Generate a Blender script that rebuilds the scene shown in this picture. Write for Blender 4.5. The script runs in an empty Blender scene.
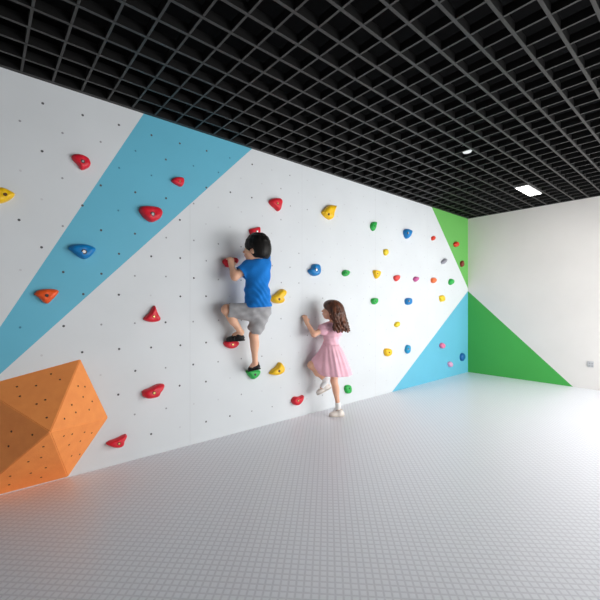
import bpy, bmesh, math, random
import numpy as np
from mathutils import Vector, Matrix

random.seed(7)
C = bpy.context.scene.collection
sc = bpy.context.scene

# ------------------------------------------------------------------ room and camera numbers (metres)
F_PX, YAW, HORIZON, EYE = 370.0, math.radians(49.2), 303.5, 1.118
SY, CY = math.sin(YAW), math.cos(YAW)
WALL_Y, WALL_X, H = 2.78, 6.02, 2.5
X0, Y0 = -2.6, -2.4            # open ends of the hall (behind the photographer)

def at(x, y, Y=WALL_Y):
    """point of the vertical plane at distance Y seen at a place in the photograph"""
    r = (x - 300) / F_PX; u = (HORIZON - y) / F_PX
    d = (SY * r + CY, -CY * r + SY, u)
    t = Y / d[1]
    return Vector((d[0] * t, Y, EYE + d[2] * t))

def V(*a): return Vector(a)
CAM_LEFT = V(-SY, CY, 0); CAM_FWD = V(CY, SY, 0)

# ------------------------------------------------------------------ helpers
def lin(c):
    c = c / 255.0
    return c / 12.92 if c <= 0.04045 else ((c + 0.055) / 1.055) ** 2.4
def rgb(r, g, b): return (lin(r), lin(g), lin(b), 1.0)

def mat(name, col, rough=0.5, spec=0.5, noise=0.0, nscale=8.0, bump=0.0, bscale=60.0, metal=0.0,
        stretch=None, sss=0.0, coat=0.0, col2=None, sheen=0.0):
    m = bpy.data.materials.new(name); m.use_nodes = True
    nt = m.node_tree; b = nt.nodes['Principled BSDF']
    b.inputs['Base Color'].default_value = col
    b.inputs['Roughness'].default_value = rough
    b.inputs['Specular IOR Level'].default_value = spec
    b.inputs['Metallic'].default_value = metal
    b.inputs['Coat Weight'].default_value = coat
    b.inputs['Sheen Weight'].default_value = sheen
    if sss:
        b.inputs['Subsurface Weight'].default_value = sss
        b.inputs['Subsurface Radius'].default_value = (0.012, 0.005, 0.003)
        b.inputs['Subsurface Scale'].default_value = 1.0
    tc = nt.nodes.new('ShaderNodeTexCoord'); src = tc.outputs['Object']
    if stretch:
        mp = nt.nodes.new('ShaderNodeMapping'); mp.inputs['Scale'].default_value = stretch
        nt.links.new(src, mp.inputs['Vector']); src = mp.outputs['Vector']
    if noise or col2:
        n = nt.nodes.new('ShaderNodeTexNoise'); n.inputs['Scale'].default_value = nscale
        n.inputs['Detail'].default_value = 4
        nt.links.new(src, n.inputs['Vector'])
        mx = nt.nodes.new('ShaderNodeMix'); mx.data_type = 'RGBA'
        a = col2 if col2 else tuple(c * (1 - noise) for c in col[:3]) + (1,)
        z = col if col2 else tuple(min(1, c * (1 + noise)) for c in col[:3]) + (1,)
        mx.inputs['A'].default_value = a; mx.inputs['B'].default_value = z
        rp = nt.nodes.new('ShaderNodeMapRange'); rp.inputs['From Min'].default_value = 0.35; rp.inputs['From Max'].default_value = 0.65
        nt.links.new(n.outputs['Fac'], rp.inputs['Value']); nt.links.new(rp.outputs['Result'], mx.inputs['Factor'])
        nt.links.new(mx.outputs['Result'], b.inputs['Base Color'])
    if bump:
        n2 = nt.nodes.new('ShaderNodeTexNoise'); n2.inputs['Scale'].default_value = bscale; n2.inputs['Detail'].default_value = 3
        nt.links.new(src, n2.inputs['Vector'])
        bp = nt.nodes.new('ShaderNodeBump'); bp.inputs['Strength'].default_value = bump; bp.inputs['Distance'].default_value = 0.004
        nt.links.new(n2.outputs['Fac'], bp.inputs['Height']); nt.links.new(bp.outputs['Normal'], b.inputs['Normal'])
    return m

def emit(name, col, s):
    m = bpy.data.materials.new(name); m.use_nodes = True
    b = m.node_tree.nodes['Principled BSDF']
    b.inputs['Base Color'].default_value = col
    b.inputs['Emission Color'].default_value = col; b.inputs['Emission Strength'].default_value = s
    return m

def link(name, me, mats, parent=None, smooth=False, loc=None):
    o = bpy.data.objects.new(name, me)
    C.objects.link(o)
    for m in (mats if isinstance(mats, (list, tuple)) else [mats]): me.materials.append(m)
    if smooth:
        for p in me.polygons: p.use_smooth = True
    if loc is not None:                       # move the origin to loc, keep the shape where it is
        me.transform(Matrix.Translation(-Vector(loc))); o.location = loc
    if parent is not None:
        o.parent = parent
        o.matrix_parent_inverse = Matrix.Translation(-parent.location)
    return o
def link_bm(name, bm, mats, parent=None, smooth=False, loc=None):
    bm.normal_update(); me = bpy.data.meshes.new(name); bm.to_mesh(me); bm.free()
    return link(name, me, mats, parent, smooth, loc)
def tag(o, label, cat, group=None):
    o['label'] = label; o['category'] = cat
    if group: o['group'] = group
def struct(o): o['kind'] = 'structure'; return o

def add_box(bm, lo, hi, mi=0):
    vs = [bm.verts.new((x, y, z)) for x in (lo[0], hi[0]) for y in (lo[1], hi[1]) for z in (lo[2], hi[2])]
    for f in ((0,1,3,2),(4,6,7,5),(0,4,5,1),(2,3,7,6),(0,2,6,4),(1,5,7,3)):
        bm.faces.new([vs[i] for i in f]).material_index = mi
def add_disc(bm, c, ax, ay, r, n=10, mi=0):
    vs = [bm.verts.new(c + ax * (r * math.cos(2*math.pi*k/n)) + ay * (r * math.sin(2*math.pi*k/n))) for k in range(n)]
    bm.faces.new(vs).material_index = mi
def add_cyl(bm, c, axis, r0, r1, h, n=24, mi=0):
    axis = Vector(axis).normalized(); a = axis.orthogonal().normalized(); b = axis.cross(a)
    r = [[bm.verts.new(c + axis * hh + (a * math.cos(2*math.pi*k/n) + b * math.sin(2*math.pi*k/n)) * rr) for k in range(n)] for rr, hh in ((r0, 0), (r1, h))]
    for k in range(n):
        bm.faces.new((r[0][k], r[0][(k+1) % n], r[1][(k+1) % n], r[1][k])).material_index = mi
    bm.faces.new(list(reversed(r[0]))).material_index = mi; bm.faces.new(r[1]).material_index = mi

# ------------------------------------------------------------------ setting materials
def wall_mat(name, col):
    return mat(name, col, rough=0.55, spec=0.35, noise=0.02, nscale=2.2, bump=0.06, bscale=35)
M_white = wall_mat('white_panel_paint', rgb(215, 220, 223))
M_blue = wall_mat('sky_blue_paint', rgb(100, 182, 208))
M_green = wall_mat('leaf_green_paint', rgb(106, 182, 90))
M_green2 = wall_mat('leaf_green_paint_shaded', rgb(72, 172, 78))  # same green as the climbing wall, end wall shade put into the colour
M_white2 = wall_mat('white_end_wall_paint', rgb(227, 223, 219))
M_hole = mat('bolt_hole_dark', rgb(84, 86, 90), 0.8)
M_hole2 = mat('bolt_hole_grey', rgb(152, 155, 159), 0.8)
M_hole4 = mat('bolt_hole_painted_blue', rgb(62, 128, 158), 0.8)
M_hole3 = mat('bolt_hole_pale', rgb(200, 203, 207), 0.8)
M_void = mat('black_ceiling_void', rgb(16, 16, 17), 0.9, 0.1)
M_seam = mat('panel_seam', rgb(200, 203, 206), 0.8)

# ------------------------------------------------------------------ climbing wall (left): painted panels, seams, rows of bolt holes
bm = bmesh.new()
TH = 0.12
def wl(x, z, d=0.0): return Vector((x, WALL_Y - d, z))
vs = [bm.verts.new(wl(x, z)) for x, z in ((X0, 0), (WALL_X, 0), (WALL_X, H + .4), (X0, H + .4))]
bm.faces.new(vs)
LINES = [((0.086, 0.981), (0.817, 2.348)), ((0.107, 0.727), (1.8125, 2.478)), ((4.914, 2.479), (6.02, 1.365)), ((3.936, 0.0), (6.02, 1.322))]
def side(l, x, z):
    (ax, az), (bx, bz) = l
    return (bx-ax)*(z-az) - (bz-az)*(x-ax)
for l in LINES:
    (ax, az), (bx, bz) = l
    n = Vector((-(bz-az), 0, bx-ax)).normalized()
    bmesh.ops.bisect_plane(bm, geom=bm.verts[:] + bm.edges[:] + bm.faces[:], plane_co=(ax, WALL_Y, az), plane_no=n, dist=1e-6)
bmesh.ops.bisect_plane(bm, geom=bm.verts[:] + bm.edges[:] + bm.faces[:], plane_co=(0, 0, H + .01), plane_no=(0, 0, 1), dist=1e-6)
for f in bm.faces:
    c = f.calc_center_median(); s = [side(l, c.x, c.z) for l in LINES]
    if c.z > H: f.material_index = 7
    elif s[0] < 0 and s[1] > 0 and c.z > 0.37: f.material_index = 1
    elif s[2] > 0 and c.x > 4: f.material_index = 2
    elif s[3] < 0 and c.x > 3: f.material_index = 1
    if f.normal.y > 0: f.normal_flip()
AX, AZ = Vector((1, 0, 0)), Vector((0, 0, 1))
rowsA = [0.160, 0.483, 0.798, 1.176, 1.467, 1.767, 2.064, 2.362]
rowsB = [0.321, 0.635, 0.975, 1.318, 1.616, 1.916, 2.210]
for k in range(-8, 27):
    for off, rows in ((0, rowsA), (0.5, rowsB)):
        x = 0.288 + 0.2205 * (k + off)
        if not (X0 + .05 < x < WALL_X - .06): continue
        for z in rows:
            q = random.random()
            far = max(0, (x - 1.2) / 1.0)  # holes turn paler with distance, washed-out haze put into their colour
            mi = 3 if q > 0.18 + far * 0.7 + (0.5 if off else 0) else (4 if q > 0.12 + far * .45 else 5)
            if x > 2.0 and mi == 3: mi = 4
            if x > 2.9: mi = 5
            if side(LINES[2], x, z) > -.03 and x > 4: continue
            if side(LINES[3], x, z) < .03 and x > 3: continue
            if mi > 3 and x < 2 and side(LINES[0], x, z) < 0 and side(LINES[1], x, z) > 0: mi = 8
            xx = x + random.uniform(-.004, .004); zz = z + random.uniform(-.004, .004)
            add_disc(bm, wl(xx, zz, 0.0012), AX, AZ, 0.0078 if mi == 3 else 0.0068, 10, mi)
for xs, z0, z1 in ((-1.09, 0, H), (1.252, 0, 1.90), (2.426, 0, H), (3.6, 0, H), (4.77, .53, H)):
    v = [bm.verts.new(wl(xs + a, b, 0.0006)) for a, b in ((-.0012, z0), (.0012, z0), (.0012, z1), (-.0012, z1))]
    bm.faces.new(v).material_index = 6
add_box(bm, (X0, WALL_Y + 0.002, 0), (WALL_X + TH, WALL_Y + TH, H + .4), 0)
struct(link_bm('wall_left', bm, [M_white, M_blue, M_green, M_hole, M_hole2, M_hole3, M_seam, M_void, M_hole4]))

# ------------------------------------------------------------------ end wall (right): white with a green triangle
bm = bmesh.new()
vs = [bm.verts.new((WALL_X, y, z)) for y, z in ((Y0, 0), (WALL_Y, 0), (WALL_Y, H + .4), (Y0, H + .4))]
bm.faces.new(vs)
a, b = Vector((WALL_X, 2.78, 1.322)), Vector((WALL_X, 1.366, 0.0))
n = (b - a).cross(Vector((1, 0, 0))).normalized()
bmesh.ops.bisect_plane(bm, geom=bm.verts[:] + bm.edges[:] + bm.faces[:], plane_co=a, plane_no=n, dist=1e-6)
bmesh.ops.bisect_plane(bm, geom=bm.verts[:] + bm.edges[:] + bm.faces[:], plane_co=(0, 0, H + .01), plane_no=(0, 0, 1), dist=1e-6)
for f in bm.faces:
    c = f.calc_center_median()
    zl = 1.322 * (c.y - 1.366) / (2.78 - 1.366)
    f.material_index = 2 if c.z > H else 1 if c.z < zl else 0
    if f.normal.x > 0: f.normal_flip()
add_box(bm, (WALL_X + .002, Y0, 0), (WALL_X + TH, WALL_Y, H + .4), 0)
struct(link_bm('wall_right', bm, [M_white2, M_green2, M_void]))

# walls behind the photographer, added out of view to block and shape the daylight
bm = bmesh.new(); add_box(bm, (X0 - TH, Y0, 0), (X0, WALL_Y + TH, H + .4)); struct(link_bm('wall_near_blocker', bm, M_white2))
bm = bmesh.new(); add_box(bm, (X0 - TH, Y0 - TH, 0), (.9, Y0, H + .4)); add_box(bm, (.9, Y0 - TH, 1.8), (WALL_X + TH, Y0, H + .4))
struct(link_bm('wall_back_blocker', bm, M_white2))

# ------------------------------------------------------------------ floor: pale grey interlocking mat with a fine diagonal stud pattern
def floor_mat():
    m = bpy.data.materials.new('studded_grey_floor_mat'); m.use_nodes = True
    nt = m.node_tree; b = nt.nodes['Principled BSDF']; L = nt.links
    tc = nt.nodes.new('ShaderNodeTexCoord'); mp = nt.nodes.new('ShaderNodeMapping')
    mp.inputs['Rotation'].default_value = (0, 0, math.radians(45)); P = 0.031
    mp.inputs['Scale'].default_value = (1 / P,) * 3
    L.new(tc.outputs['Object'], mp.inputs['Vector'])
    fr = nt.nodes.new('ShaderNodeVectorMath'); fr.operation = 'FRACTION'; L.new(mp.outputs['Vector'], fr.inputs[0])
    sb = nt.nodes.new('ShaderNodeVectorMath'); sb.operation = 'SUBTRACT'; sb.inputs[1].default_value = (.5, .5, 0); L.new(fr.outputs[0], sb.inputs[0])
    ab = nt.nodes.new('ShaderNodeVectorMath'); ab.operation = 'ABSOLUTE'; L.new(sb.outputs[0], ab.inputs[0])
    sx = nt.nodes.new('ShaderNodeSeparateXYZ'); L.new(ab.outputs[0], sx.inputs[0])
    mm = nt.nodes.new('ShaderNodeMath'); mm.operation = 'MAXIMUM'; L.new(sx.outputs['X'], mm.inputs[0]); L.new(sx.outputs['Y'], mm.inputs[1])
    rp = nt.nodes.new('ShaderNodeMapRange'); rp.inputs['From Min'].default_value = .30; rp.inputs['From Max'].default_value = .44
    L.new(mm.outputs[0], rp.inputs['Value'])
    mx = nt.nodes.new('ShaderNodeMix'); mx.data_type = 'RGBA'
    mx.inputs['A'].default_value = rgb(238, 240, 246); mx.inputs['B'].default_value = rgb(220, 221, 228)
    L.new(rp.outputs['Result'], mx.inputs['Factor']); L.new(mx.outputs['Result'], b.inputs['Base Color'])
    bp = nt.nodes.new('ShaderNodeBump'); bp.invert = True; bp.inputs['Strength'].default_value = .15; bp.inputs['Distance'].default_value = .0015
    L.new(rp.outputs['Result'], bp.inputs['Height']); L.new(bp.outputs['Normal'], b.inputs['Normal'])
    b.inputs['Roughness'].default_value = .34; b.inputs['Specular IOR Level'].default_value = .6
    return m
bm = bmesh.new(); add_box(bm, (X0, Y0, -.08), (WALL_X + TH, WALL_Y + TH, 0))
struct(link_bm('floor', bm, floor_mat()))

# ------------------------------------------------------------------ ceiling: black open-cell grid under a dark void
M_grid = mat('charcoal_grid_shaded_sides', rgb(15, 15, 15), 0.6, 0.25)  # blade sides coloured darker, shade inside the cells put into the colour
M_gridb = mat('charcoal_grid_lit_edges', rgb(55, 54, 53), 0.5, 0.35)  # same blades, undersides coloured lighter as if catching the light
PITCH = 0.157
bm = bmesh.new(); BH = 0.05
ys = []; k = 0
LX, LY = (4.815, 5.286), (1.504, 1.661)      # opening of the ceiling light
y = 1.033 - PITCH * 21
while y < WALL_Y - .01:
    ys.append(y); y += PITCH
xs = []; x = 2.068 - PITCH * 29
while x < WALL_X - .01:
    xs.append(x); x += PITCH
for y in ys: add_box(bm, (X0, y - .0085, H), (WALL_X, y + .0085, H + BH))
for x in xs: add_box(bm, (x - .006, Y0, H + .0015), (x + .006, WALL_Y, H + BH - .001))
add_box(bm, (X0, WALL_Y - .012, H - .001), (WALL_X, WALL_Y, H + BH)); add_box(bm, (WALL_X - .012, Y0, H - .001), (WALL_X, WALL_Y - .012, H + BH))
bm.normal_update()
for f in bm.faces:
    if f.calc_center_median().z < H + .002: f.material_index = 1
struct(link_bm('ceiling', bm, [M_grid, M_gridb]))
bm = bmesh.new(); add_box(bm, (X0, Y0, H + .4), (WALL_X + TH, WALL_Y + TH, H + .5))
struct(link_bm('ceiling_slab', bm, M_void))

# ceiling light
root = bpy.data.objects.new('ceiling_light', None); root.location = (5.05, 1.5825, H); C.objects.link(root)
tag(root, 'bright white rectangular panel light set in the black grid ceiling', 'ceiling light')
M_wmetal = mat('white_metal', rgb(235, 235, 235), .4)
lx0, lx1, ly0, ly1 = 4.815, 5.300, 1.522, 1.664
bm = bmesh.new()
for lo, hi in (((lx0, ly0), (lx1, ly0 + .008)), ((lx0, ly1 - .008), (lx1, ly1)), ((lx0, ly0 + .008), (lx0 + .008, ly1 - .008)), ((lx1 - .008, ly0 + .008), (lx1, ly1 - .008))):
    add_box(bm, (lo[0], lo[1], H - .012), (hi[0], hi[1], H - .001))
link_bm('light_frame', bm, M_wmetal, root)
bm = bmesh.new(); add_box(bm, (lx0 + .008, ly0 + .008, H - .010), (lx1 - .008, ly1 - .008, H - .002))
link_bm('diffuser', bm, emit('lit_diffuser', (1, .98, .94, 1), 14.0), root)

# smoke detector hanging in a cell of the grid
dc = Vector((3.395, 1.575, H))
root = bpy.data.objects.new('smoke_detector', None); root.location = dc; C.objects.link(root)
tag(root, 'small round white ceiling detector half hidden between blades of the black grid', 'smoke detector')
bm = bmesh.new(); add_cyl(bm, dc + V(0, 0, .034), (0, 0, 1), .056, .056, .03, 28); link_bm('detector_base', bm, M_wmetal, root)
bm = bmesh.new(); add_cyl(bm, dc + V(0, 0, .034), (0, 0, -1), .050, .036, .022, 28); link_bm('detector_cap', bm, mat('detector_plastic', rgb(245, 245, 245), .35), root)

# wall socket
root = bpy.data.objects.new('wall_socket', None); root.location = (WALL_X, 1.174, .29); C.objects.link(root)
tag(root, 'small grey socket plate low on the white right wall', 'wall socket')
bm = bmesh.new(); add_box(bm, (WALL_X - .010, 1.140, .288), (WALL_X, 1.208, .366))
bmesh.ops.bevel(bm, geom=bm.edges[:], offset=.003, segments=2, affect='EDGES')
link_bm('socket_plate', bm, mat('socket_grey_plastic', rgb(198, 199, 201), .4), root)
bm = bmesh.new()
for yy in (1.156, 1.184):
    for zz in (.304, .336):
        add_box(bm, (WALL_X - .0125, yy - .008, zz - .008), (WALL_X - .0095, yy + .010, zz + .011))
link_bm('socket_insert', bm, mat('socket_insert_grey', rgb(165, 166, 169), .5), root)

# ------------------------------------------------------------------ orange five-sided volume on the wall
M_orange = mat('orange_volume_paint', rgb(255, 156, 84), .6, .3, noise=.05, nscale=14, bump=.25, bscale=120)
M_odot = mat('volume_bolt_hole', rgb(96, 48, 24), .8)
pent = [(0.495, .752), (.660, .336), (.425, .004), (-.065, .004), (-.007, .644)]
apex = at(50.3, 432, 2.43)
base = [wl(x, z, .001) for x, z in pent]
bm = bmesh.new()
va = bm.verts.new(apex); vb = [bm.verts.new(p) for p in base]
for i in range(5): bm.faces.new((va, vb[(i+1) % 5], vb[i]))
bm.faces.new(vb)
bmesh.ops.recalc_face_normals(bm, faces=bm.faces[:])
bmesh.ops.bevel(bm, geom=[e for e in bm.edges if va in e.verts], offset=.004, segments=2, affect='EDGES')
for i in range(5):
    A, B = base[i], base[(i+1) % 5]
    nrm = (A - apex).cross(B - apex).normalized()
    if nrm.y > 0: nrm = -nrm
    ax = (B - A).normalized(); ay = nrm.cross(ax)
    for u, v in ((.22, .3), (.5, .25), (.76, .3), (.38, .52), (.62, .5), (.5, .74), (.3, .12), (.68, .12)):
        u += random.uniform(-.05, .05); v += random.uniform(-.05, .05)
        p = A.lerp(B, u).lerp(apex, v)
        add_disc(bm, p + nrm * .0012, ax, ay, .0058, 10, 1)
o = link_bm('climbing_volume', bm, [M_orange, M_odot], loc=wl(.297, .004, .02))
tag(o, 'large faceted orange climbing volume fixed low on the wall, at left', 'climbing volume')

# ------------------------------------------------------------------ climbing holds
COLS = {'red': rgb(222, 28, 50), 'yellow': rgb(246, 196, 8), 'blue': rgb(8, 126, 196), 'orange': rgb(246, 92, 30), 'green': rgb(40, 176, 74),
        'pink': rgb(232, 120, 160), 'mauve': rgb(196, 92, 150), 'pale': rgb(216, 160, 196), 'grey': rgb(150, 150, 160),
        'scarlet': rgb(216, 58, 34), 'maroon': rgb(128, 50, 34), 'cyan': rgb(24, 150, 200), 'lemon': rgb(236, 206, 40),
        'coral': rgb(236, 70, 66), 'tangerine': rgb(240, 116, 62), 'navy': rgb(14, 98, 160)}
M_hold = {k: mat(k + '_resin', c, .42, .45, noise=.06, nscale=30, bump=.35, bscale=180) for k, c in COLS.items()}
M_bolt = {'steel': mat('bolt_steel', rgb(225, 225, 225), .25, metal=.6), 'brass': mat('bolt_brass', rgb(236, 196, 110), .3, metal=.4),
          'dark': mat('bolt_dark', rgb(120, 70, 20), .5), 'black': mat('bolt_black', rgb(40, 40, 44), .4)}
M_socket = mat('bolt_socket', rgb(50, 42, 40), .7)

def catmull(pts, n=5):
    out = []; N = len(pts)
    for i in range(N):
        p0, p1, p2, p3 = (Vector(pts[(i + d) % N]) for d in (-1, 0, 1, 2))
        for k in range(n):
            t = k / n
            out.append(.5 * ((2*p1) + (p2-p0)*t + (2*p0 - 5*p1 + 4*p2 - p3)*t*t + (3*p1 - p0 - 3*p2 + p3)*t*t*t))
    return out

def hold(colour, org, pts, bolt, label, scale=10.0, bcol='steel', ht=None, ridge=0.0, tilt=(0, 0)):
    """outline on the wall (photo places turned into wall metres), domed outwards to a bolt"""
    px = [(org[0] + x / scale, org[1] + y / scale) for x, y in pts]
    w2 = [at(x, y, WALL_Y - .018) for x, y in px]
    cx = sum(p.x for p in w2) / len(w2); cz = sum(p.z for p in w2) / len(w2)
    if cx > 3.0:                          # the far ones are seen at a slant: their depth fills part of the outline
        w2 = [Vector((cx + (p.x - cx) * .80, p.y, cz + (p.z - cz) * .94)) for p in w2]
    size = max(max(p.x for p in w2) - min(p.x for p in w2), max(p.z for p in w2) - min(p.z for p in w2))
    h = ht or min(.062, max(.024, size * .36))
    out = catmull([(p.x, p.z) for p in w2])
    area = sum(out[i].x * out[(i+1) % len(out)].y - out[(i+1) % len(out)].x * out[i].y for i in range(len(out)))
    if area < 0: out.reverse()
    if bolt:
        b = at(org[0] + bolt[0] / scale, org[1] + bolt[1] / scale, WALL_Y - h * .9); bx, bz = b.x, b.z
    else: bx, bz = cx, cz
    c2 = Vector((bx * .6 + cx * .4, bz * .6 + cz * .4))
    bm = bmesh.new(); rings = []
    prof = [(1.0, 0.0), (1.0, .16), (.985, .36), (.94, .58), (.85, .77), (.72, .90), (.55, .98), (.38, 1.0), (.24, .985)]
    for s, hh in prof:
        ring = []
        for i, p in enumerate(out):
            d = p - c2
            q = c2 + d * s
            k = 1 + (tilt[0] * d.x + tilt[1] * d.y) / (size * .5) * s * .5
            k += ridge * math.cos(3 * math.atan2(d.y, d.x) + 1.0) * (s * .5)
            ring.append(bm.verts.new((q.x, WALL_Y - .0005 - h * hh * max(.35, k), q.y)))
        rings.append(ring)
    n = len(out)
    for a in range(len(rings) - 1):
        for i in range(n):
            bm.faces.new((rings[a][i], rings[a][(i+1) % n], rings[a+1][(i+1) % n], rings[a+1][i]))
    bm.faces.new(rings[-1]); bm.faces.new(list(reversed(rings[0])))
    bmesh.ops.recalc_face_normals(bm, faces=bm.faces[:])
    o = link_bm('climbing_hold', bm, M_hold[colour], smooth=True, loc=(c2.x, WALL_Y, c2.y))
    tag(o, label, 'climbing hold', 'climbing holds bolted to the wall')
    if bolt:
        rb = max(.005, min(.011, size * .07)) * (1 if bcol == 'steel' else .72); cyb = WALL_Y - h * 1.0
        bm = bmesh.new(); cc = Vector((bx, cyb + .004, bz))
        add_cyl(bm, cc, (0, -1, 0), rb * 1.55, rb * 1.5, .0055, 18, 1)
        add_cyl(bm, cc + V(0, -.005, 0), (0, -1, 0), rb, rb * .9, .004, 14, 0)
        link_bm('bolt', bm, [M_bolt[bcol], M_socket], o)
    return o

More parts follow.
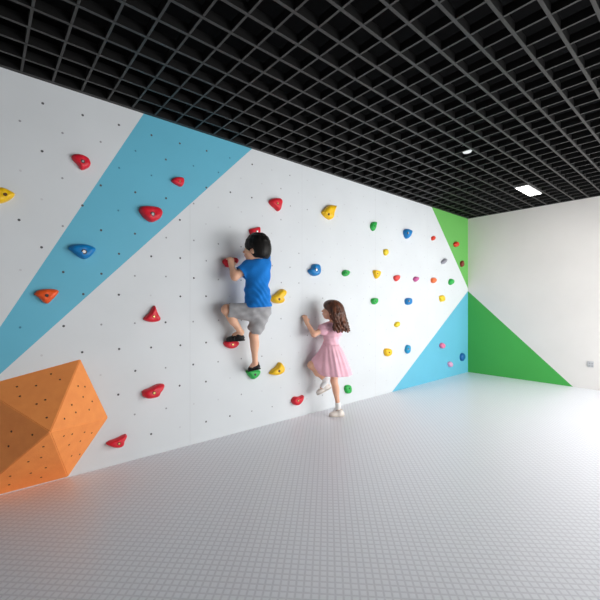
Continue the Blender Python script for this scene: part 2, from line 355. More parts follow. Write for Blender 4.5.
A60 = 10.0
HOLDS = [
 ('yellow', (0,165), [(0,222),(60,235),(120,265),(150,290),(120,330),(60,365),(0,380),(-60,370),(-110,335),(-125,285),(-70,235)], (52,295), 'yellow hold on white paint, cut by the left edge of the photo', 10, 'dark'),
 ('red', (60,140), [(120,155),(150,140),(200,140),(260,160),(295,190),(310,235),(290,270),(235,295),(205,285),(190,255),(150,215),(125,185)], (228,215), 'red curved hold on the white paint left of the blue band', 10, 'steel'),
 ('red', (130,165), [(95,440),(110,415),(170,408),(250,415),(300,430),(325,470),(310,520),(270,555),(215,570),(165,545),(130,510),(100,465)], (225,492), 'large rounded red hold in the middle of the blue band', 10, 'steel'),
 ('red', (130,165), [(420,150),(445,125),(500,118),(540,130),(545,170),(530,205),(505,212),(460,190),(430,170)], (497,165), 'small red hold near the upper right side of the blue band', 10, 'brass'),
 ('blue', (55,220), [(140,275),(170,250),(240,240),(320,245),(390,270),(408,295),(385,335),(340,375),(295,390),(245,370),(200,335),(155,300)], (290,318), 'dark blue pear-shaped hold on the light blue band', 10, 'steel'),
 ('orange', (20,265), [(145,290),(180,255),(250,240),(340,240),(390,262),(360,310),(320,350),(280,385),(240,375),(200,335),(160,305)], (268,305), 'orange triangular hold low on the blue band above the orange volume', 10, 'black'),
 ('red', (120,285), [(350,205),(365,245),(385,295),(405,335),(390,360),(330,372),(270,362),(240,338),(260,310),(300,275),(325,230)], (338,315), 'red hold shaped like a pointed bell on bare white wall', 10, 'brass'),
 ('red', (120,360), [(225,330),(240,305),(300,280),(370,245),(420,238),(445,250),(430,290),(405,320),(385,360),(340,378),(280,385),(240,370)], (340,328), 'long red hold right of the orange volume, tip pointing up right', 10, 'brass'),
 ('red', (90,410), [(165,340),(200,310),(270,285),(330,255),(362,245),(370,265),(345,310),(335,355),(290,378),(240,375),(190,358)], (290,335), 'red wedge hold lowest on the wall beside the orange volume', 10, 'brass'),
 ('red', (245,175), [(245,265),(265,240),(310,230),(355,235),(372,265),(360,310),(350,350),(330,360),(305,335),(265,300)], (325,285), 'red triangular hold pointing down, above and right of the boy', 10, 'brass'),
 ('red', (245,175), [(48,555),(65,535),(110,525),(150,518),(155,550),(140,600),(110,640),(75,620)], (120,565), 'red hold just above the head of the climbing boy', 10, 'steel'),
 ('red', (210,220), [(88,275),(105,258),(150,250),(180,255),(188,275),(165,302),(140,315),(110,310)], None, 'red hold gripped by the left hand of the boy', 6.667, 'steel'),
 ('red', (210,295), [(95,318),(120,305),(185,308),(190,330),(165,352),(135,357),(105,342)], (150,330), 'bright red hold under the raised left foot of the boy', 6.667, 'brass'),
 ('green', (210,295), [(245,508),(290,500),(332,502),(325,530),(292,562),(268,548)], (300,530), 'green hold under the lower right foot of the boy', 6.667, 'black'),
 ('yellow', (260,270), [(100,285),(120,262),(160,235),(200,200),(230,190),(260,210),(250,245),(225,270),(235,305),(215,330),(180,335),(140,325)], (190,292), 'yellow two-lobed hold beside the waist of the boy', 10, 'dark'),
 ('yellow', (210,360), [(300,70),(310,50),(330,35),(348,12),(360,20),(370,40),(362,62),(335,76)], (345,55), 'yellow banana-shaped hold right of the lower foot of the boy', 5, 'dark'),
 ('red', (210,360), [(410,205),(422,185),(445,184),(467,176),(462,200),(442,225),(420,223)], (440,203), 'red hold near the floor to the left of the girl', 5, 'brass'),
 ('yellow', (300,190), [(225,215),(270,165),(300,150),(350,155),(360,165),(335,230),(325,280),(295,295),(250,265),(230,240)], (285,243), 'yellow hold high on the wall under the ceiling edge', 10, 'dark'),
 ('blue', (300,240), [(85,305),(115,280),(130,245),(165,238),(195,250),(200,300),(185,345),(150,360),(110,345)], (160,298), 'blue two-lobed hold above the head of the girl', 10, 'steel'),
 ('green', (300,240), [(420,330),(440,300),(480,298),(510,318),(490,350),(460,365),(430,355)], (462,330), 'small green hold up and right of the head of the girl', 10, 'black'),
 ('green', (285,340), [(395,325),(405,303),(440,300),(447,330),(440,355),(410,358)], (428,322), 'green hold near the floor right of the pink skirt', 6.667, 'black'),
 ('green', (360,210), [(105,150),(125,118),(175,118),(165,165),(140,212),(112,190)], (143,160), 'green shield-shaped hold highest of the green ones', 10, 'black'),
 ('blue', (360,210), [(432,210),(460,185),(500,195),(525,215),(500,260),(470,290),(445,265)], (478,232), 'blue triangular hold highest on the right half of the wall', 10, 'steel'),
 ('lemon', (360,210), [(240,395),(285,390),(292,430),(265,458),(242,440)], None, 'small yellow hold between the top green and the large yellow triangle', 10, 'dark'),
 ('yellow', (360,260), [(130,105),(170,98),(212,115),(205,150),(170,190),(145,165)], (175,135), 'yellow triangular hold pointing down, left of the red and pink ones', 10, 'dark'),
 ('coral', (360,260), [(338,175),(350,155),(400,150),(402,180),(370,215),(345,200)], None, 'small red hold between a yellow triangle and a pink hold', 10, 'dark'),
 ('mauve', (360,260), [(535,190),(555,165),(590,170),(587,195),(560,220),(540,205)], None, 'mauve pink hold on white paint between small red and orange holds', 10, 'dark'),
 ('tangerine', (410,255), [(212,260),(218,230),(250,225),(267,240),(262,262),(240,282),(220,277)], None, 'pale orange hold right of the mauve pink hold', 10, 'dark'),
 ('green', (410,255), [(388,265),(408,235),(440,250),(435,280),(410,302),(390,290)], None, 'small green hold nearest the corner of the room', 10, 'dark'),
 ('grey', (410,210), [(313,520),(345,485),(370,490),(352,522),(330,542)], None, 'grey slanted hold beside the green painted triangle', 10, 'dark'),
 ('scarlet', (410,210), [(220,270),(245,256),(260,275),(242,304),(221,300)], None, 'small orange red hold on white paint left of the green triangle', 10, 'dark'),
 ('scarlet', (410,210), [(437,343),(445,322),(465,314),(485,325),(488,348),(475,368),(450,368)], None, 'round bright red hold on the green painted triangle', 10, 'dark'),
 ('maroon', (410,210), [(508,520),(530,503),(541,512),(540,548),(525,572),(508,560)], None, 'dark red hold lower on the green painted triangle', 10, 'dark'),
 ('blue', (360,260), [(448,405),(460,385),(485,377),(515,382),(522,412),(512,440),(485,452),(457,440)], (488,412), 'round blue hold in the middle of the right half of the wall', 10, 'steel'),
 ('green', (360,260), [(110,402),(130,380),(187,382),(182,425),(150,447),(120,435)], (150,412), 'green hold below the yellow triangle and left of the round blue one', 10, 'black'),
 ('lemon', (410,255), [(298,410),(345,402),(350,455),(312,470),(298,445)], None, 'square yellow hold above the light blue triangle', 10, 'dark'),
 ('lemon', (370,310), [(245,145),(270,118),(303,118),(302,150),(275,174),(250,165)], None, 'small yellow hold below the round blue one', 10, 'dark'),
 ('yellow', (370,310), [(138,410),(150,388),(185,382),(220,395),(215,440),(180,467),(148,452)], (190,425), 'larger yellow hold low on the wall right of the girl', 10, 'dark'),
 ('cyan', (370,310), [(350,400),(370,350),(410,355),(405,410),(380,440),(358,425)], (382,390), 'upright teal blue hold low on the white paint', 10, 'steel'),
 ('pink', (420,320), [(198,250),(222,226),(250,242),(246,275),(222,287),(203,272)], None, 'pink hold on the light blue painted triangle', 10, 'dark'),
 ('pale', (420,320), [(280,430),(308,413),(327,440),(317,472),(290,467)], None, 'pale lilac hold lowest on the light blue painted triangle', 10, 'dark'),
 ('navy', (420,320), [(402,370),(412,340),(430,328),(448,345),(448,380),(432,412),(412,408)], None, 'oval dark blue hold low beside the corner of the room', 10, 'dark'),
]
rr = random.Random(3)
for c, org, pts, bolt, label, s, bc in HOLDS:
    hold(c, org, pts, bolt, label, s, bc, tilt=(rr.uniform(-.15, .15), rr.uniform(-.3, .1)), ridge=.12)

# ------------------------------------------------------------------ people: smooth blended surfaces from round cones and ellipsoids
class Sdf:
    def __init__(s, lo, hi, vox):
        s.vox = vox; s.lo = np.array(lo, float); n = np.ceil((np.array(hi) - s.lo) / vox).astype(int) + 1
        s.n = n; s.D = np.full(n, 1.0, np.float32)
    def _sub(s, lo, hi):
        a = np.clip(np.floor((np.array(lo) - s.lo) / s.vox).astype(int), 0, s.n); b = np.clip(np.ceil((np.array(hi) - s.lo) / s.vox).astype(int) + 1, 0, s.n)
        g = [s.lo[i] + s.vox * np.arange(a[i], b[i]) for i in range(3)]
        return tuple(slice(a[i], b[i]) for i in range(3)), g[0][:, None, None], g[1][None, :, None], g[2][None, None, :]
    def _mix(s, sl, d, k, op):
        if 0 in s.D[sl].shape: return
        A = s.D[sl]
        if op == 'sub':
            s.D[sl] = np.maximum(A, -d); return
        if k > 0:
            h = np.clip(.5 + .5 * (A - d) / k, 0, 1)
            s.D[sl] = A * (1-h) + d * h - k * h * (1-h)
        else: s.D[sl] = np.minimum(A, d)
    def cone(s, a, b, r1, r2, k=.012, op='add'):
        a, b = np.array(a, float), np.array(b, float); R = max(r1, r2) + max(.03, 2 * k)
        sl, X, Y, Z = s._sub(np.minimum(a, b) - R, np.maximum(a, b) + R)
        ba = b - a; L2 = max(ba @ ba, 1e-9)
        t = np.clip(((X-a[0])*ba[0] + (Y-a[1])*ba[1] + (Z-a[2])*ba[2]) / L2, 0, 1)
        d = np.sqrt((X-a[0]-ba[0]*t)**2 + (Y-a[1]-ba[1]*t)**2 + (Z-a[2]-ba[2]*t)**2) - (r1 + (r2-r1)*t)
        s._mix(sl, d, k, op)
    def chain(s, pts, rad, k=.012):
        for i in range(len(pts) - 1): s.cone(pts[i], pts[i+1], rad[i], rad[i+1], k)
    def ell(s, c, r, fr=None, k=.012, op='add'):
        fr = fr or (V(1,0,0), V(0,1,0), V(0,0,1)); c = np.array(c, float); R = max(r) + max(.03, 2 * k)
        sl, X, Y, Z = s._sub(c - R, c + R)
        q = [((X-c[0])*f[0] + (Y-c[1])*f[1] + (Z-c[2])*f[2]) for f in fr]
        k0 = np.sqrt(sum((q[i]/r[i])**2 for i in range(3))); k1 = np.sqrt(sum((q[i]/r[i]**2)**2 for i in range(3)))
        d = np.where(k1 > 1e-6, k0 * (k0 - 1) / np.maximum(k1, 1e-6), -min(r))
        s._mix(sl, d, k, op)
    def cut(s, p, n, k=0.0):
        """remove everything on the side the normal points to"""
        p, n = np.array(p, float), np.array(Vector(n).normalized())
        sl, X, Y, Z = s._sub(s.lo, s.lo + s.n * s.vox)
        s.D[sl] = np.maximum(s.D[sl], (X-p[0])*n[0] + (Y-p[1])*n[1] + (Z-p[2])*n[2])
    def warp(s, fn):
        sl, X, Y, Z = s._sub(s.lo, s.lo + s.n * s.vox)
        s.D[sl] = s.D[sl] + fn(X, Y, Z)
    def mesh(s, name, smooth=1):
        D = s.D; D[0] = D[-1] = 1; D[:, 0] = D[:, -1] = 1; D[:, :, 0] = D[:, :, -1] = 1
        ins = D < 0; n = D.shape
        cnt = np.zeros([m-1 for m in n], np.int8)
        for i in (0, 1):
            for j in (0, 1):
                for k in (0, 1): cnt += ins[i:n[0]-1+i, j:n[1]-1+j, k:n[2]-1+k]
        act = (cnt > 0) & (cnt < 8); cells = np.argwhere(act)
        idx = np.full(act.shape, -1, np.int64); idx[act] = np.arange(len(cells))
        acc = np.zeros((len(cells), 3)); num = np.zeros(len(cells))
        cor = [(i, j, k) for i in (0, 1) for j in (0, 1) for k in (0, 1)]
        for a in cor:
            for ax in range(3):
                if a[ax]: continue
                b = list(a); b[ax] = 1
                da = D[cells[:, 0]+a[0], cells[:, 1]+a[1], cells[:, 2]+a[2]]; db = D[cells[:, 0]+b[0], cells[:, 1]+b[1], cells[:, 2]+b[2]]
                m = (da < 0) != (db < 0); t = np.where(m, da / np.where(m, da - db, 1), 0)
                p = np.array(a, float)[None] + np.zeros((len(cells), 3)); p[:, ax] = t
                acc += p * m[:, None]; num += m
        pos = s.lo + s.vox * (cells + acc / num[:, None])
        quads = []
        for ax in range(3):
            u, v = (ax+1) % 3, (ax+2) % 3
            s0 = [slice(None)] * 3; s1 = [slice(None)] * 3; s0[ax] = slice(0, -1); s1[ax] = slice(1, None)
            A, B = ins[tuple(s0)], ins[tuple(s1)]
            for flip, m in ((False, A & ~B), (True, ~A & B)):
                e = np.argwhere(m)
                if not len(e): continue
                def cell(du, dv):
                    c = e.copy(); c[:, u] -= du; c[:, v] -= dv
                    return idx[c[:, 0], c[:, 1], c[:, 2]]
                q = np.stack([cell(1, 1), cell(0, 1), cell(0, 0), cell(1, 0)], 1)
                quads.append(q[:, ::-1] if flip else q)
        Q = np.concatenate(quads)
        for _ in range(smooth):
            nb = np.zeros_like(pos); w = np.zeros(len(pos))
            for a in range(4):
                i, j = Q[:, a], Q[:, (a+1) % 4]
                np.add.at(nb, i, pos[j]); np.add.at(nb, j, pos[i]); np.add.at(w, i, 1); np.add.at(w, j, 1)
            pos = .5 * pos + .5 * nb / w[:, None]
        me = bpy.data.meshes.new(name)
        me.from_pydata(pos.tolist(), [], Q.tolist()); me.update()
        return me, pos, Q

def skin_part(name, S, mats, parent=None, loc=None, smooth=1, paint=None):
    me, pos, Q = S.mesh(name, smooth)
    o = link(name, me, mats, parent, True, None)
    if paint:
        ctr = pos[Q].mean(1); mi = np.zeros(len(Q), np.int32)
        for k, c, r in paint:
            d = ctr - np.array(c)
            mi[(d * d).sum(1) < r * r] = k
        me.polygons.foreach_set('material_index', mi)
    if loc is not None:
        me.transform(Matrix.Translation(-Vector(loc))); o.location = loc
    return o

def bbox(pts, pad):
    a = np.array([tuple(p) for p in pts]); return a.min(0) - pad, a.max(0) + pad

def frame(f, up=V(0, 0, 1)):
    f = f.normalized(); l = up.cross(f).normalized(); u = f.cross(l)
    return f, l, u          # forward, left, up

def head_sdf(S, c, fr, k=1.0):
    f, l, u = fr
    P = lambda a, b, d: c + f*(a*k) + l*(b*k) + u*(d*k)
    S.ell(P(-.008, 0, .020), (.088*k, .072*k, .080*k), fr, .01)             # cranium
    S.ell(P(.030, 0, -.030), (.056*k, .058*k, .066*k), fr, .025)            # face
    S.ell(P(.048, 0, -.075), (.024*k, .027*k, .020*k), fr, .025)            # chin
    for s in (-1, 1):
        S.ell(P(.045, s*.034, -.042), (.028*k, .024*k, .026*k), fr, .02)    # cheeks
        S.ell(P(.083, s*.029, -.006), (.010*k, .012*k, .008*k), fr, .004, 'sub')
        S.ell(P(.074, s*.029, -.006), (.011*k, .012*k, .009*k), fr, .003)   # eyeballs
        e = P(-.006, s*.071, -.022)
        S.ell(e, (.015*k, .008*k, .024*k), (f*.94 - l*s*.3, l*s, u), .006)  # ears
        S.ell(e + l*(s*.008*k) + f*.003, (.007*k, .004*k, .012*k), fr, 0, 'sub')
    S.cone(P(.080, 0, .000), P(.098, 0, -.027), .006*k, .0105*k, .010)      # nose
    S.ell(P(.086, 0, -.051), (.010*k, .018*k, .0055*k), fr, .006)           # lips
    S.ell(P(.082, 0, -.061), (.010*k, .015*k, .0055*k), fr, .006)
    paint = []
    for s in (-1, 1):
        paint.append((1, P(.085, s*.029, -.006), .0085*k))
        paint += [(3, P(.082, s*(.018 + .008*i), .018 + .002*(i == 1)), .0055*k) for i in range(4)]
    paint += [(2, P(.096, s*.007*1, -.056), .0085*k) for s in (-1.2, -.4, .4, 1.2)]
    return paint

def hand_sdf(S, wrist, palm_dir, palm_n, thumb_side, curl, k=1.0, spread=1.0):
    """palm and five separate bent fingers; palm_n points out of the palm towards what is held"""
    d = palm_dir.normalized(); nn = (palm_n - d * palm_n.dot(d)).normalized(); t = d.cross(nn).normalized()
    if t.dot(thumb_side) < 0: t = -t
    c = wrist + d * (.034*k)
    S.cone(wrist - d*.01, wrist + d*(.02*k), .0185*k, .019*k, .01)
    S.ell(c, (.036*k, .027*k, .0135*k), (d, t, nn), .012)
    for i, (o, L) in enumerate(((.0205, .040), (.007, .046), (-.007, .043), (-.0195, .034))):
        p = wrist + d*((.060 - abs(i-1)*.003)*k) + t*(o*k); dirv = (d + t*(o*5*spread)).normalized()
        r = .0072*k
        S.cone(p - dirv*(.015*k), p, r, r, .004)
        ang = 0
        for j, fr_ in enumerate((.42, .33, .25)):
            ang += curl[j]
            q = p + (dirv*math.cos(ang) + nn*math.sin(ang)) * (L*k*fr_)
            S.cone(p, q, r, r*.90, .0025); p = q; r *= .90
    p = wrist + d*(.016*k) + t*(.020*k); a = (d*.55 + t*.75 + nn*.35).normalized()
    q = p + a*(.026*k); S.cone(p, q, .0105*k, .0088*k, .006)
    S.cone(q, q + (a*.5 + d*.5 + nn*.6).normalized()*(.022*k), .0088*k, .0072*k, .004)

M_skin = mat('child_skin', rgb(236, 186, 156), .5, .35, sss=.12, noise=.03, nscale=20)
M_skin2 = mat('child_skin_warm', rgb(234, 182, 154), .5, .35, sss=.12, noise=.03, nscale=20)
M_eye = mat('dark_eye', rgb(35, 24, 20), .15)
M_lip = mat('lip', rgb(196, 110, 100), .4)
M_brow_b = mat('black_brow', rgb(38, 30, 26), .7)
M_brow_g = mat('brown_brow', rgb(84, 56, 42), .7)
M_hair_b = mat('black_hair', rgb(11, 10, 10), .5, .25, col2=rgb(21, 18, 17), nscale=34, stretch=(1, 1, .18), bump=.8, bscale=70)
M_hair_g = mat('brown_hair', rgb(112, 66, 44), .42, .45, col2=rgb(56, 32, 24), nscale=40, stretch=(1, 1, .3), bump=.7, bscale=80)
M_shirt = mat('blue_cotton', rgb(22, 124, 212), .8, .2, noise=.05, nscale=14, bump=.25, bscale=40, sheen=.1)
M_shorts = mat('grey_cotton', rgb(168, 168, 170), .85, .2, noise=.05, nscale=30, bump=.3, bscale=60)
M_black = mat('black_shoe_fabric', rgb(24, 24, 27), .6)
M_sole = mat('black_rubber', rgb(14, 14, 15), .7)
M_pink = mat('pink_cotton', rgb(252, 198, 214), .8, .2, noise=.04, nscale=16, bump=.2, bscale=50, sheen=.1)
M_sock = mat('white_sock', rgb(240, 240, 240), .85, .2)
M_cream = mat('cream_shoe', rgb(238, 230, 222), .6)
M_csole = mat('pale_sole', rgb(206, 198, 188), .7)

def shoe(name, heel, toe, k, mats, parent, style):
    """heel and toe lie on the sole line; upper, sole and (strap) as one shoe with parts"""
    d = (toe - heel); L = d.length; f, l, u = frame(d)
    lo, hi = bbox([heel, toe], .09)
    S = Sdf(lo, hi, .0035)
    P = lambda a, b, c: heel + f*(a*L) + l*b + u*c
    S.ell(P(.20, 0, .026), (.20*L+.012, .028*k, .028*k), (f, l, u), .01)
    S.ell(P(.66, 0, .022), (.34*L, .033*k, .024*k), (f, l, u), .015)
    S.cone(P(.25, 0, .03), P(.20, 0, .056), .028*k, .028*k, .012)
    S.cone(P(.3, 0, .035), P(.7, 0, .022), .026*k, .022*k, .012)
    S.ell(P(.19, 0, .078), (.026, .021*k, .026), (f, l, u), 0, 'sub')
    S.cut(P(0, 0, .007), -u)
    o = skin_part(name, S, mats[0], parent, smooth=2)
    S = Sdf(lo, hi, .0035)
    S.ell(P(.22, 0, .007), (.22*L+.014, .029*k, .030), (f, l, u), .006); S.ell(P(.66, 0, .007), (.35*L, .035*k, .030), (f, l, u), .02)
    S.cut(P(0, 0, .012), u); S.cut(P(0, 0, .0), -u)
    skin_part('sole', S, mats[1], o, smooth=1)
    if style == 'strap':
        S = Sdf(lo, hi, .003)
        for s_ in (0.44, .60):
            pts = [P(s_, .036*k*math.cos(a), .016 + .034*k*math.sin(a)) for a in [math.pi*i/8 for i in range(9)]]
            S.chain(pts, [.0065]*9, .002)
        skin_part('strap', S, mats[2], o, smooth=1)
    return o

# ---------------------------------------------------------------- the boy on the wall
def boy():
    hc = at(255.9, 249.2, 2.54)
    hf = frame((CAM_LEFT*.97 + CAM_FWD*.24 + V(0, 0, .08)))
    neck = at(259.5, 262, 2.535); chest = at(257, 274, 2.55); belly = at(257.5, 294, 2.55); pelvis = at(257.8, 309, 2.56)
    shL, shR = at(248.8, 266.5, 2.58), at(264.6, 264.5, 2.53)
    elL = at(235.0, 277, 2.61); wrL = at(231.8, 266.5, 2.655)
    elR = at(266, 250, 2.655); wrR = at(259.5, 240.5, 2.70)
    hipL, hipR = at(252, 311, 2.575), at(261.3, 311, 2.545)
    knL, anL = at(226.5, 309.5, 2.665), at(241, 332.5, 2.645)
    knR, anR = at(253.6, 335, 2.635), at(255.2, 363, 2.645)
    lo, hi = bbox([hc + V(0, 0, .12), wrL, wrR + V(0, .08, .08), shR, knL, anR, hipR, anL], .13)
    S = Sdf(lo, hi, .004)
    X = (shR - shL).normalized()
    fr_t = (X, V(0, 0, 1).cross(X).normalized(), V(0, 0, 1))
    S.ell(chest, (.105, .075, .11), fr_t, .03); S.ell(belly, (.095, .075, .11), fr_t, .04); S.ell(pelvis, (.105, .085, .085), fr_t, .04)
    S.cone(shL, shR, .042, .042, .04)
    S.cone(neck + V(0, 0, -.02), hc + V(0, 0, -.045) - hf[0]*.012, .040, .036, .02)
    paint = head_sdf(S, hc, hf, 1.04)
    S.chain([shL, elL, wrL], [.040, .030, .022], .015); S.chain([shR, elR, wrR], [.040, .030, .022], .015)
    S.ell(elL.lerp(wrL, .3), (.031, .031, .036), None, .02)
    S.chain([hipL, knL, anL], [.066, .040, .023], .02); S.chain([hipR, knR, anR], [.066, .037, .022], .02)
    for kn, an, bk in ((knL, anL, V(.6, -.8, 0)), (knR, anR, V(.3, -1, 0))):
        S.ell(kn.lerp(an, .32) + bk.normalized()*.010, (.031, .031, .062), None, .03)
    S.chain([anL, anL + (at(229, 338, 2.74) - anL)*.55], [.027, .022], .01)
    S.chain([anR, anR + (at(250, 369, 2.735) - anR)*.6], [.026, .022], .01)
    gripL = at(230.2, 255.5, 2.685)
    hand_sdf(S, wrL, gripL - wrL, V(.05, 1, -.1), V(1, 0, .2), (.45, .8, .6), 1.08, 1.5)
    hand_sdf(S, wrR, at(256, 231.5, 2.725) - wrR, V(0, .8, -.5), V(-1, 0, .1), (.35, .75, .6), 1.0, 1.4)
    root = skin_part('person', S, [M_skin, M_eye, M_lip, M_brow_b], None, smooth=1, paint=paint, loc=tuple(pelvis))
    tag(root, 'boy in a blue t-shirt and grey shorts climbing on the wall holds', 'person')
    # hair: thick bowl cut, longer over the nape, clear of face and ear
    f, l, u = hf; P = lambda a, b, c: hc + f*a + l*b + u*c
    lo, hi = bbox([hc], .17); S = Sdf(lo, hi, .0035)
    S.ell(P(-.014, 0, .030), (.108, .092, .097), hf, .01)
    S.ell(P(-.048, 0, -.006), (.078, .083, .078), hf, .03)
    S.cone(P(-.062, -.03, -.03), P(-.062, .03, -.03), .046, .046, .03)
    rng = random.Random(5)
    for i in range(60):                                                     # locks combed down from the crown
        az = rng.uniform(-math.pi, math.pi); ca, sa = math.cos(az), math.sin(az)
        pts = []
        lowest = -.045 if abs(az) > 1.9 else (.012 if abs(az) < .9 else -.005)
        for j in range(6):
            t = j / 5; z = .030 + .093*math.cos(t*1.9) if t < 1 else lowest
            z = max(z, lowest); rr_ = math.sqrt(max(.02, 1 - ((z - .030)/.099)**2))
            pts.append(P(-.014 + .100*ca*rr_, .085*sa*rr_, z))
        S.chain(pts, [.010, .010, .010, .009, .007, .004], .006)
    S.ell(P(.105, 0, -.058), (.078, .105, .072), hf, 0, 'sub')               # face opening
    for s_ in (-1, 1): S.ell(P(.012, s_*.092, -.032), (.030, .032, .034), hf, 0, 'sub')
    S.cut(P(0, 0, -.072), -u)
    skin_part('hair', S, M_hair_b, root, smooth=1)
    # t-shirt
    lo, hi = bbox([shL, shR, belly, pelvis, elL, elR], .13); S = Sdf(lo, hi, .004)
    S.ell(chest, (.110, .088, .115), fr_t, .03); S.ell(belly, (.101, .088, .13), fr_t, .05)
    hem = at(257.8, 306, 2.55)
    S.cone(belly, hem, .088, .099, .05)
    S.ell(hem, (.110, .096, .06), fr_t, .03)
    S.cone(shL + V(.0, 0, .0), shR, .054, .054, .05)
    S.cone(neck + V(0, 0, -.035), neck + V(0, 0, -.004), .060, .052, .03)
    for sh, el, q, r2 in ((shL, elL, .88, .056), (shR, elR, .70, .046)):
        S.cone(sh, sh.lerp(el, q), .050, r2, .025)
    def folds(X_, Y_, Z_):
        a = (X_*.6 + Z_*1.0)
        z0 = belly.z
        w = np.exp(-((Z_ - (z0 - .02)) / .10)**2)
        return .0035 * w * np.sin(a*95 + 5*np.sin(X_*22)) + .002*np.sin(X_*60 - Z_*45)
    S.warp(folds)
    S.ell(neck + V(-.005, .0, .030), (.045, .045, .028), None, 0, 'sub')
    S.cut(hem + V(0, 0, -.008), V(.05, 0, -1))
    for sh, el, q in ((shL, elL, .92), (shR, elR, .74)):
        # sleeve openings: a flat cut across the upper arm, hollow around the arm
        d = (el - sh).normalized(); p = sh.lerp(el, q)
        S.cone(p, p + d*.05, .070, .075, 0, 'sub')
        S.cone(p - d*.03, p + d*.02, .043, .046, 0, 'sub')
    skin_part('shirt', S, M_shirt, root, smooth=2)
    # shorts
    lo, hi = bbox([pelvis, hipL, hipR, knL, knR], .12); S = Sdf(lo, hi, .004)
    S.ell(pelvis + V(0, 0, .005), (.106, .095, .085), fr_t, .03)
    S.cone(hipL, hipL.lerp(knL, .80), .086, .068, .03); S.cone(hipR, hipR.lerp(knR, .70), .080, .068, .025)
    S.warp(lambda X_, Y_, Z_: .0025*np.sin(X_*70 + Z_*80) + .002*np.sin(X_*40 - Z_*110))
    for hp, kn, q in ((hipL, knL, .82), (hipR, knR, .80)):
        d = (kn - hp).normalized(); p = hp.lerp(kn, q)
        S.cone(p + d*.075, p + d*.10, .080, .09, 0, 'sub')
        S.cone(p - d*.01, p + d*.09, .054, .058, 0, 'sub')
    S.cut(pelvis + V(0, 0, .05), V(0, 0, 1))
    skin_part('shorts', S, M_shorts, root, smooth=2)
    shoe('shoe', at(243.5, 340.8, 2.632), at(226.5, 341.8, 2.752), 1.0, (M_black, M_sole, M_black), root, 'strap')
    shoe('shoe', at(259, 369.5, 2.628), at(249.2, 371.8, 2.752), 1.0, (M_black, M_sole, M_black), root, 'strap')
boy()

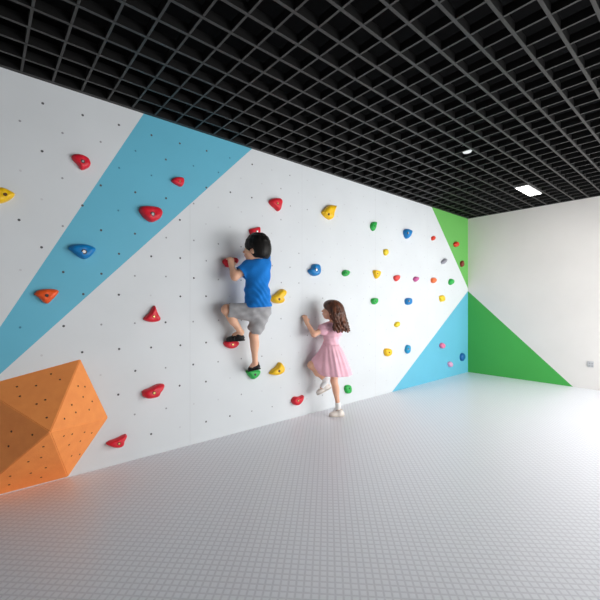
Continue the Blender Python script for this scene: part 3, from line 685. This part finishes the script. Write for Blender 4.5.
# ---------------------------------------------------------------- the girl standing at the wall
def girl():
    hc = at(331.8, 310.6, 2.575)
    hf = frame((CAM_LEFT*.97 + CAM_FWD*.20 + V(0, 0, .20)))
    neck = at(333, 325, 2.575); chest = at(332.2, 333, 2.585); waist = at(330.5, 345, 2.585); pelvis = at(331.5, 356, 2.575)
    shL, shR = at(329.4, 326.0, 2.60), at(337.5, 327, 2.56)
    elL, wrL = at(314, 334.5, 2.635), at(306.8, 322.5, 2.715)
    elR, wrR = at(335, 341, 2.655), at(330, 337, 2.715)
    hipL, hipR = at(328, 357, 2.59), at(335, 358, 2.565)
    knL, anL = at(311.5, 365, 2.70), at(326, 381, 2.59)
    knR, anR = at(334, 381, 2.575), at(338.4, 406.5, 2.55)
    fL, fR = at(317.5, 392.5, 2.655), None
    lo, hi = bbox([hc + V(0, 0, .12), wrL + V(0, .05, .06), shR, knL, anR + V(0, 0, -.03), hipR, anL, wrR], .12)
    hi[1] = min(hi[1], 2.80)
    S = Sdf(lo, hi, .004)
    X = (shR - shL).normalized(); fr_t = (X, V(0, 0, 1).cross(X).normalized(), V(0, 0, 1))
    S.ell(chest, (.076, .060, .085), fr_t, .03); S.ell(waist, (.060, .052, .09), fr_t, .03); S.ell(pelvis, (.088, .075, .075), fr_t, .04)
    S.cone(shL, shR, .026, .026, .03)
    S.cone(neck + V(0, 0, -.02), hc + V(0, 0, -.045) - hf[0]*.012, .034, .033, .02)
    paint = head_sdf(S, hc, hf, .93)
    S.chain([shL, elL, wrL], [.028, .026, .019], .015); S.chain([shR, elR, wrR], [.034, .027, .020], .015)
    S.chain([hipL, knL, anL], [.056, .037, .022], .02); S.chain([hipR, knR, anR], [.056, .034, .020], .02)
    for kn, an, bk in ((knL, anL, V(.5, -.2, -.8)), (knR, anR, V(.4, -1, 0))):
        S.ell(kn.lerp(an, .32) + bk.normalized()*.010, (.026, .026, .052), None, .03)
    S.chain([anL, anL + (fL - anL)*.5], [.024, .02], .01)
    S.chain([anR, at(335, 412.5, 2.573)], [.022, .016], .01)
    hand_sdf(S, wrL, at(305, 316.5, 2.742) - wrL, V(.15, .95, -.1), V(1, -.2, .3), (.3, .5, .35), .95, 1.6)
    hand_sdf(S, wrR, at(327.5, 332, 2.74) - wrR, V(.1, .95, -.1), V(-1, 0, .3), (.25, .4, .3), .95, 1.6)
    root = skin_part('person', S, [M_skin2, M_eye, M_lip, M_brow_g], None, smooth=1, paint=paint, loc=tuple(at(337, 415, 2.566)))
    tag(root, 'girl in a pink dress standing on one leg, touching the wall', 'person')
    # hair: long wavy locks down to the shoulder blades
    f, l, u = hf; k = .95; P = lambda a, b, c: hc + f*(a*k) + l*(b*k) + u*(c*k)
    lo, hi = bbox([hc, hc - f*.10 + V(0, 0, -.16)], .20); S = Sdf(lo, hi, .0035)
    S.ell(P(-.016, 0, .030), (.098, .088, .082), hf, .01)
    S.ell(P(-.048, 0, -.02), (.070, .084, .08), hf, .03)
    S.ell(P(.030, 0, .052), (.062, .070, .044), hf, .03)
    rng = random.Random(11)
    back = -f
    back = Vector((back.x, back.y, 0)).normalized()
    for i in range(64):
        az = rng.uniform(-1.75, 1.22)                       # around the back of the head
        dirv = (back*math.cos(az) + l*math.sin(az)); dirv = Vector((dirv.x, dirv.y, 0)).normalized(); tan = V(0, 0, 1).cross(dirv)
        bk = max(0, math.cos(az))
        Lh = rng.uniform(.19, .225) * (1 if abs(az) < 1.2 else .90)
        ph = rng.uniform(0, 6.28); pts = [hc + dirv*.045 + V(0, 0, .088)]; rad = [.013]
        for j in range(1, 11):
            t = j / 10
            out = .050 + .046*math.sin(min(1, t*2.2)*1.45) + (.054*bk + .010)*t**1.3
            wv = .016*t*math.sin(ph + t*13)
            pts.append(hc + dirv*(out + .014*t*math.cos(ph + t*13)) + tan*wv + V(0, 0, .088 - (Lh + .07)*t))
            rad.append(.0145*(1 - .45*t) + .002)
        S.chain(pts, rad, .004)
    S.cone(hc + back*.050 + V(0, 0, -.01), hc + back*.080 + V(0, 0, -.10), .075, .062, .02)
    S.ell(P(.105, 0, -.055), (.076, .10, .075), hf, 0, 'sub')
    S.ell(P(.070, .06, -.075), (.062, .06, .075), hf, 0, 'sub')
    skin_part('hair', S, M_hair_g, root, smooth=1)
    # dress bodice with puff sleeves
    lo, hi = bbox([shL, shR, waist, chest], .13); S = Sdf(lo, hi, .0035)
    S.ell(chest, (.090, .074, .098), fr_t, .03); S.cone(chest, waist, .070, .068, .03); S.ell(waist, (.078, .068, .05), fr_t, .03)
    S.cone(shL, shR, .040, .040, .04); S.cone(neck + V(0, 0, -.035), neck + V(0, 0, -.014), .052, .044, .03)
    for sh, el in ((shL, elL), (shR, elR)):
        S.cone(sh, sh.lerp(el, .42), .047, .056, .012)
    S.warp(lambda X_, Y_, Z_: .0018*np.sin(X_*120 + Z_*30) + .0012*np.sin(Z_*150 + X_*40))
    S.cut(waist + V(0, 0, -.03), V(0, 0, -1))
    dress = skin_part('dress', S, M_pink, root, smooth=2)
    # gathered skirt, pushed out by the raised thigh
    bm = bmesh.new(); NA, NH = 120, 18; rings = []
    top = waist + V(0, 0, .012); hemc = at(335.5, 374.0, 2.555)
    kn_ang = math.atan2((knL - hipL).y, (knL - hipL).x)
    for j in range(NH + 1):
        t = j / NH; ring = []
        c = top.lerp(hemc, t)
        for i in range(NA):
            a = 2*math.pi*i/NA
            r = .072 + (.162 - .072)*(t**.60)
            pl = math.cos(a*17 + .8*math.sin(a*3)); pl2 = math.cos(a*9 + 1.3)
            r += .0045*pl*min(1, t*3)*(1 - .3*t) + .006*pl2*t
            da = (a - kn_ang + math.pi) % (2*math.pi) - math.pi
            r += .085*math.exp(-(da/.62)**2)*math.exp(-((t - .66)/.34)**2)
            p = c + Vector((math.cos(a)*r, math.sin(a)*r, 0))
            p.z += .062*math.exp(-(da/.36)**2)*t*t
            p.y = min(p.y, WALL_Y - .012)
            ring.append(bm.verts.new(p))
        rings.append(ring)
    for j in range(NH):
        for i in range(NA):
            bm.faces.new((rings[j][i], rings[j+1][i], rings[j+1][(i+1) % NA], rings[j][(i+1) % NA]))
    bm.normal_update()
    sk = link_bm('skirt', bm, M_pink, None, True); sk.parent = dress; sk.matrix_parent_inverse = dress.matrix_basis.inverted() if False else Matrix()
    sk.matrix_parent_inverse = Matrix.Translation(-root.location) if False else Matrix()
    md = sk.modifiers.new('thickness', 'SOLIDIFY'); md.thickness = .003; md.offset = -1
    # socks and shoes
    for an, kn, ft in ((anL, knL, anL + (fL - anL)*.45), (anR, knR, at(334.5, 412.5, 2.58))):
        lo, hi = bbox([an, kn.lerp(an, .7), ft], .06); S = Sdf(lo, hi, .0035)
        S.chain([an.lerp(kn, .11), an, ft], [.026, .026, .023], .008); S.cut(an.lerp(kn, .11), (kn - an))
        S.cone(an.lerp(kn, .07), an.lerp(kn, .10), .028, .028, .004)
        skin_part('sock', S, M_sock, root, smooth=1)
    shoe('shoe', at(330.5, 388.2, 2.585), at(317.0, 395.2, 2.660), .95, (M_cream, M_csole, M_cream), root, 'plain')
    hR = at(343.3, 415.6, 2.495); hR.z = .001; tR = at(328.8, 416.4, 2.585); tR.z = .001
    shoe('shoe', hR, tR, .95, (M_cream, M_csole, M_cream), root, 'plain')
    return root, dress, sk
girl()

# ------------------------------------------------------------------ light
w = bpy.data.worlds.new('daylight'); sc.world = w; w.use_nodes = True
w.node_tree.nodes['Background'].inputs['Color'].default_value = (0.93, 0.96, 1.0, 1)
w.node_tree.nodes['Background'].inputs['Strength'].default_value = .8
def area(name, loc, target, sx, sy, power, col=(1, 1, 1)):
    d = bpy.data.lights.new(name, 'AREA'); d.shape = 'RECTANGLE'; d.size = sx; d.size_y = sy; d.energy = power; d.color = col
    o = bpy.data.objects.new(name, d); C.objects.link(o); o.location = loc
    o.rotation_euler = (Vector(target) - Vector(loc)).to_track_quat('-Z', 'Y').to_euler()
    return o
area('window_daylight', (4.0, -2.25, .85), (2.9, 2.78, .45), 4.8, 1.6, 175, (1, .99, .98))
area('side_fill_light', (5.9, -.9, 1.25), (4.1, 1.9, .0), 2.4, 1.7, 75, (1, .99, .97))  # unseen fill light added to brighten the floor near the corner
area('ceiling_panel_glow', (4.2, -.5, 2.44), (4.2, -.3, 0), 2.4, 1.6, 62, (1, .99, .97))

# ------------------------------------------------------------------ camera
cd = bpy.data.cameras.new('camera'); cam = bpy.data.objects.new('camera', cd); C.objects.link(cam)
cam.location = (0, 0, EYE); cam.rotation_euler = (math.pi/2, 0, YAW - math.pi/2)
cd.sensor_fit = 'HORIZONTAL'; cd.sensor_width = 36; cd.lens = F_PX / 600 * 36
cd.shift_y = (HORIZON - 300) / 600
cd.clip_start = .05
sc.camera = cam
sc.view_settings.view_transform = 'Standard'; sc.view_settings.look = 'None'; sc.view_settings.exposure = -0.17
sc.cycles.use_denoising = True
sc.cycles.max_bounces = 8; sc.cycles.diffuse_bounces = 5
